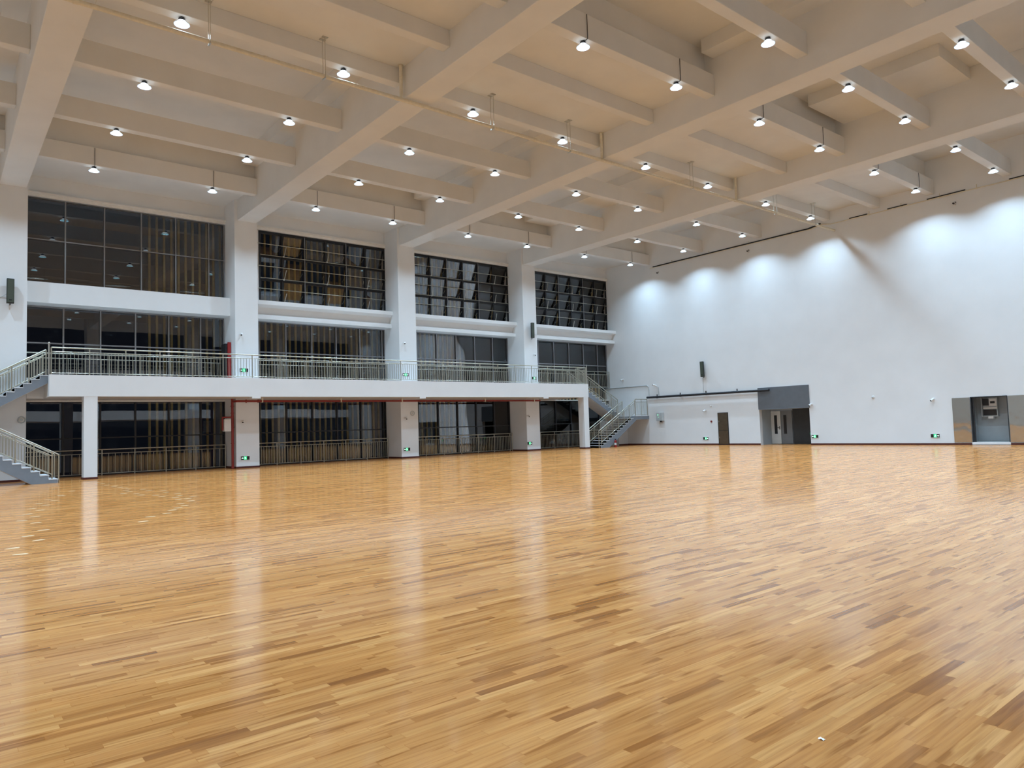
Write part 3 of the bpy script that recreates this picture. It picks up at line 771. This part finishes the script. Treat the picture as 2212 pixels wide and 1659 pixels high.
box_speaker((7.11, 0, 5.10), 'Y', -.25, 'dark green column loudspeaker on the end wall above the black pipe', [(7.03, -.014, 4.6), (7.03, -.014, 3.56)])

# ------------------------------------------------------------------ end wall: black pipe, conduit, floodlight, control box
bp_ = thing('black_pipe', (2.3, -.2, 3.46), 'thick black pipe on brackets across the end wall to the grey panel', 'pipe')
MB().tube((2.26, -.20, 3.43), (12.01, -.20, 3.40), .075, 14).build('pipe_run', 'black_pipe', bp_)
for x in (3.2, 5.24, 7.36, 9.75):
    MB().box(x-.02, x+.02, -.23, -.17, 3.48, 3.62).box(x-.02, x+.02, -.12, -.003, 3.36, 3.40).box(x-.02, x+.02, -.29, -.11, 3.335, 3.352).build('pipe_bracket', 'black_pipe', bp_)
tag(MB().path([(-1.90, -.035, 4.33), (2.15, -.035, 4.31), (2.30, -.035, 4.22), (2.33, -.035, 4.08), (2.33, -.035, 3.56)], .030, 10).build('grey_conduit', 'box_grey'), 'grey conduit bending down the end wall above the far stair landing', 'conduit')
fl = thing('floodlight', (3.2, 0, 3.6), 'small floodlight on a bent pole above the black pipe', 'floodlight')
MB().path([(3.22, -.05, 3.54), (3.22, -.05, 4.12), (3.05, -.10, 4.25)], .022, 8).build('pole', 'box_grey', fl)
MB().tube((3.08, -.09, 4.23), (2.86, -.20, 4.32), .05, 12, .07).build('lamp_head', 'white_plastic', fl)
MB().tube((2.86, -.20, 4.32), (2.83, -.215, 4.332), .06, 12).build('lens', 'black_plastic', fl)
cb = thing('control_box', (3.34, 0, 2.0), 'grey wall control box with green light and black knob beside the stair landing', 'box')
MB().box(3.12, 3.58, -.24, -.003, 1.72, 2.30).build('housing', 'box_grey', cb, bevel=.01)
MB().box(3.08, 3.40, -.262, -.24, 1.72, 2.30).build('door', 'box_grey', cb, bevel=.006)
MB().tube((3.24, -.262, 2.14), (3.24, -.272, 2.14), .045, 12).tube((3.28, -.262, 1.98), (3.28, -.270, 1.98), .025, 10).build('indicator_light', 'led_green', cb)
MB().tube((3.40, -.15, 1.72), (3.40, -.15, 1.62), .07, 12).build('knob', 'black_plastic', cb)

# hose cabinet door
hc = thing('hose_cabinet', (8.45, 0, .02), 'flush bronze hose cabinet door in the end wall', 'cabinet')
MB().box(8.06, 8.86, -.03, -.003, .02, 2.13).build('frame', 'black_frame', hc, bevel=.006)
MB().box(8.11, 8.82, -.04, -.03, .97, 2.09).build('upper_door', 'bronze', hc, bevel=.004)
MB().box(8.11, 8.82, -.04, -.03, .06, .94).build('lower_door', 'bronze', hc, bevel=.004)
for z in (1.55, .5): MB().box(8.14, 8.17, -.056, -.04, z-.05, z+.05).build('handle', 'stainless_bright', hc)

# ------------------------------------------------------------------ door recess with the grey panel over it
tag(MB().box(11.12, 14.50, -.06, -.002, 2.21, 3.58).box(11.18, 14.46, -.075, -.06, 2.20, 2.235).build('shutter_panel', 'grey_panel', bevel=.008), 'wide grey metal panel above the door recess in the end wall', 'panel')
D_ = 1.32
rc = MB().box(DR[0]-.2, DR[0], .3, D_+.2, 0, 2.4).box(DR[0], DR[1], .3, D_+.2, DR[2], 2.4).box(DR[0]-.2, DR[1]+.2, D_+.06, D_+.2, 0, 2.4)
tag(rc.build('wall_recess', 'recess_wall'), 'pale grey lining of the door recess in the end wall', 'wall', kind='structure')
tag(MB().box(DR[1], DR[1]+.2, .3, D_+.2, 0, 2.4).box(12.62, DR[1], D_, D_+.06, 0, DR[2]).build('wall_recess', 'dark_wall'), 'dark grey wall at the right of the door recess', 'wall', kind='structure')
d1 = thing('door_1', (11.5, D_-.02, 0), 'cream door leaf with a narrow dark window in the recess', 'door', kind='structure')
MB().box(11.14, 11.80, D_-.03, D_+.02, .02, 2.10).build('leaf', 'door_cream', d1, bevel=.004)
MB().box(11.34, 11.60, D_-.04, D_-.03, .62, 1.86).build('window_frame', 'door_cream', d1)
MB().box(11.37, 11.57, D_-.044, D_-.04, .65, 1.83).build('glass', 'black_plastic', d1)
MB().box(11.70, 11.74, D_-.04, D_-.03, .92, 1.14).tube((11.72, D_-.04, 1.05), (11.72, D_-.08, 1.05), .012, 8).tube((11.72, D_-.08, 1.05), (11.60, D_-.08, 1.05), .012, 8).build('door_handle', 'dark_metal', d1)
d2 = thing('door_2', (12.2, D_-.02, 0), 'grey door leaf, shade painted in, with a narrow window beside the cream one', 'door', kind='structure')
MB().box(11.84, 12.58, D_-.03, D_+.02, .02, 2.10).build('leaf', 'door_shade_grey', d2, bevel=.004)
MB().box(11.98, 12.24, D_-.04, D_-.03, .62, 1.86).build('window_frame', 'door_shade_grey', d2)
MB().box(12.01, 12.21, D_-.044, D_-.04, .65, 1.83).build('glass', 'black_plastic', d2)
q = thing('exit_light', (14.45, .3, .66), 'small green exit light just inside the right edge of the door recess', 'sign')
MB().box(14.40, 14.447, .05, .29, .58, .74).build('housing', 'sign_black', q)
MB().box(14.385, 14.40, .06, .28, .60, .72).build('lit_face', 'sign_green', q)

# ------------------------------------------------------------------ steel niche
nw = MB().box(NI[0]-.1, NI[0], .3, .95, 0, 2.6).box(NI[1], NI[1]+.1, .3, .95, 0, 2.6).box(NI[0]-.1, NI[1]+.1, .85, .95, 0, 2.6).box(NI[0], NI[1], .3, .85, NI[3], 2.6).box(NI[0], NI[1], .3, .85, 0, NI[2])
tag(nw.build('wall_niche', 'niche_wall'), 'grey-blue lining of the open steel-framed niche', 'wall', kind='structure')
tag(MB().box(22.13, 22.93, -.035, -.003, .13, 2.385).build('steel_panel', 'mirror_steel', bevel=.006), 'polished steel panel left of the open niche, mirroring the floor', 'panel', 'polished steel panels of the niche')
tag(MB().box(24.58, 26.6, -.035, -.003, .13, 2.385).build('steel_panel', 'mirror_steel', bevel=.006), 'polished steel panel right of the open niche at the picture edge', 'panel', 'polished steel panels of the niche')
nf = MB().box(NI[0], NI[0]+.05, -.03, .25, NI[2], NI[3]).box(NI[1]-.03, NI[1], -.03, .25, NI[2], NI[3]).box(NI[0]+.05, NI[1]-.03, -.03, .25, NI[3]-.04, NI[3]).box(NI[0]+.10, NI[0]+.15, .0, .05, NI[2], NI[3]-.04)
tag(nf.build('niche_frame', 'dark_metal'), 'dark steel frame lining the open niche', 'frame')
tag(MB().box(NI[0]-.02, NI[1]+.02, -.05, -.003, .02, .135).build('niche_sill', 'sill_white'), 'white sill strip under the open niche', 'sill')
eb = thing('electrical_box', (23.65, .8, 1.7), 'open electrical box with wiring inside the steel niche', 'box')
MB().box(23.22, 23.92, .80, .849, 1.40, 2.33).box(23.22, 23.25, .62, .80, 1.40, 2.33).box(23.89, 23.92, .62, .80, 1.40, 2.33).box(23.25, 23.89, .62, .80, 1.40, 1.43).build('enclosure', 'box_grey', eb)
MB().box(23.27, 23.50, .72, .80, 1.95, 2.30).box(23.27, 23.88, .74, .80, 1.46, 1.74).build('breaker_block', 'black_plastic', eb)
MB().box(23.27, 23.88, .72, .80, 1.79, 1.85).build('din_rail', 'trim_paint', eb)
MB().box(23.55, 23.86, .70, .80, 1.92, 2.28).build('meter', 'white_plastic', eb)
MB().box(23.60, 23.80, .69, .70, 2.05, 2.16).box(23.3, 23.7, .73, .74, 1.60, 1.64).build('meter_dial', 'black_plastic', eb)
MB().box(23.50, 23.72, .62, .80, 1.29, 1.40).build('cable_gland', 'trim_paint', eb)

# ------------------------------------------------------------------ small things on the floor
fe = thing('fire_extinguisher', (2.38, -3.84, 0), 'red fire extinguisher on the floor under the far stair', 'extinguisher')
MB().lathe([(0, 0), (.085, 0), (.09, .02), (.09, .40), (.07, .47), (.03, .50), (0, .50)], (2.38, -3.84, 0), 18).build('cylinder', 'red_box', fe)
MB().tube((2.38, -3.84, .50), (2.38, -3.84, .56), .025, 10).box(2.31, 2.45, -3.86, -3.82, .55, .58).build('valve', 'black_plastic', fe)
MB().path([(2.43, -3.84, .54), (2.50, -3.88, .45), (2.49, -3.90, .15)], .012, 6).build('hose', 'black_plastic', fe)
MB().lathe([(.0915, .16), (.0915, .30)], (2.38, -3.84, 0), 18).build('paper_band', 'paper', fe)
FPTS = [(4.59, -35.48), (5.69, -35.51), (6.96, -35.58), (8.17, -35.57), (7.7, -35.45), (8.79, -35.49), (9.31, -35.45), (10.55, -35.64), (9.88, -35.43), (11.27, -35.68), (11.94, -35.97), (10.66, -35.17), (11.47, -35.17), (12.46, -35.73), (13.15, -35.74), (13.74, -35.48), (14.41, -35.47), (12.88, -35.01), (12.09, -34.9), (13.68, -34.88), (14.55, -35.05), (15.12, -35.29), (15.83, -35.4), (15.88, -35.18), (16.64, -35.3), (15.23, -34.86), (17.22, -35.7), (17.84, -35.76), (18.28, -36.02), (18.7, -36.25), (19.34, -36.51), (19.71, -36.92), (20.52, -37.23), (9.0, -36.93), (10.97, -37.44), (10.67, -37.45), (12.14, -37.93), (12.73, -37.84), (13.48, -38.27), (14.21, -38.19), (14.98, -38.57), (15.67, -38.46), (16.48, -38.78), (17.3, -38.72), (17.99, -39.01), (18.77, -38.84), (20.31, -38.87), (21.08, -39.18), (22.59, -39.51), (23.42, -39.48), (21.86, -39.1)]
fp = MB()
for k, (x, y) in enumerate(FPTS):
    a = random.uniform(-.4, .4); n = 12; vs = []
    for i in range(n):
        t = 2*math.pi*i/n; ry = .12+.02*math.cos(t*2); rx = .05+.008*math.sin(t*3)
        px_, py_ = rx*math.cos(t), ry*math.sin(t)
        vs.append((x+px_*math.cos(a)-py_*math.sin(a), y+px_*math.sin(a)+py_*math.cos(a), .0012))
    fp._add(vs, [tuple(range(n))])
tag(fp.build('dusty_footprints', 'dust'), 'trail of pale dusty footprints curving over the parquet near the left stair', 'footprints', kind='stuff')
ps = MB()
vs = []
for i in range(7):
    for j in range(5):
        vs.append((34.33+.005*i, -36.98+.005*j, .002+.008*random.random()))
ps._add(vs, [(i*5+j, (i+1)*5+j, (i+1)*5+j+1, i*5+j+1) for i in range(6) for j in range(4)])
tag(ps.build('paper_scrap', 'paper'), 'tiny crumpled white paper scrap on the near floor', 'paper')
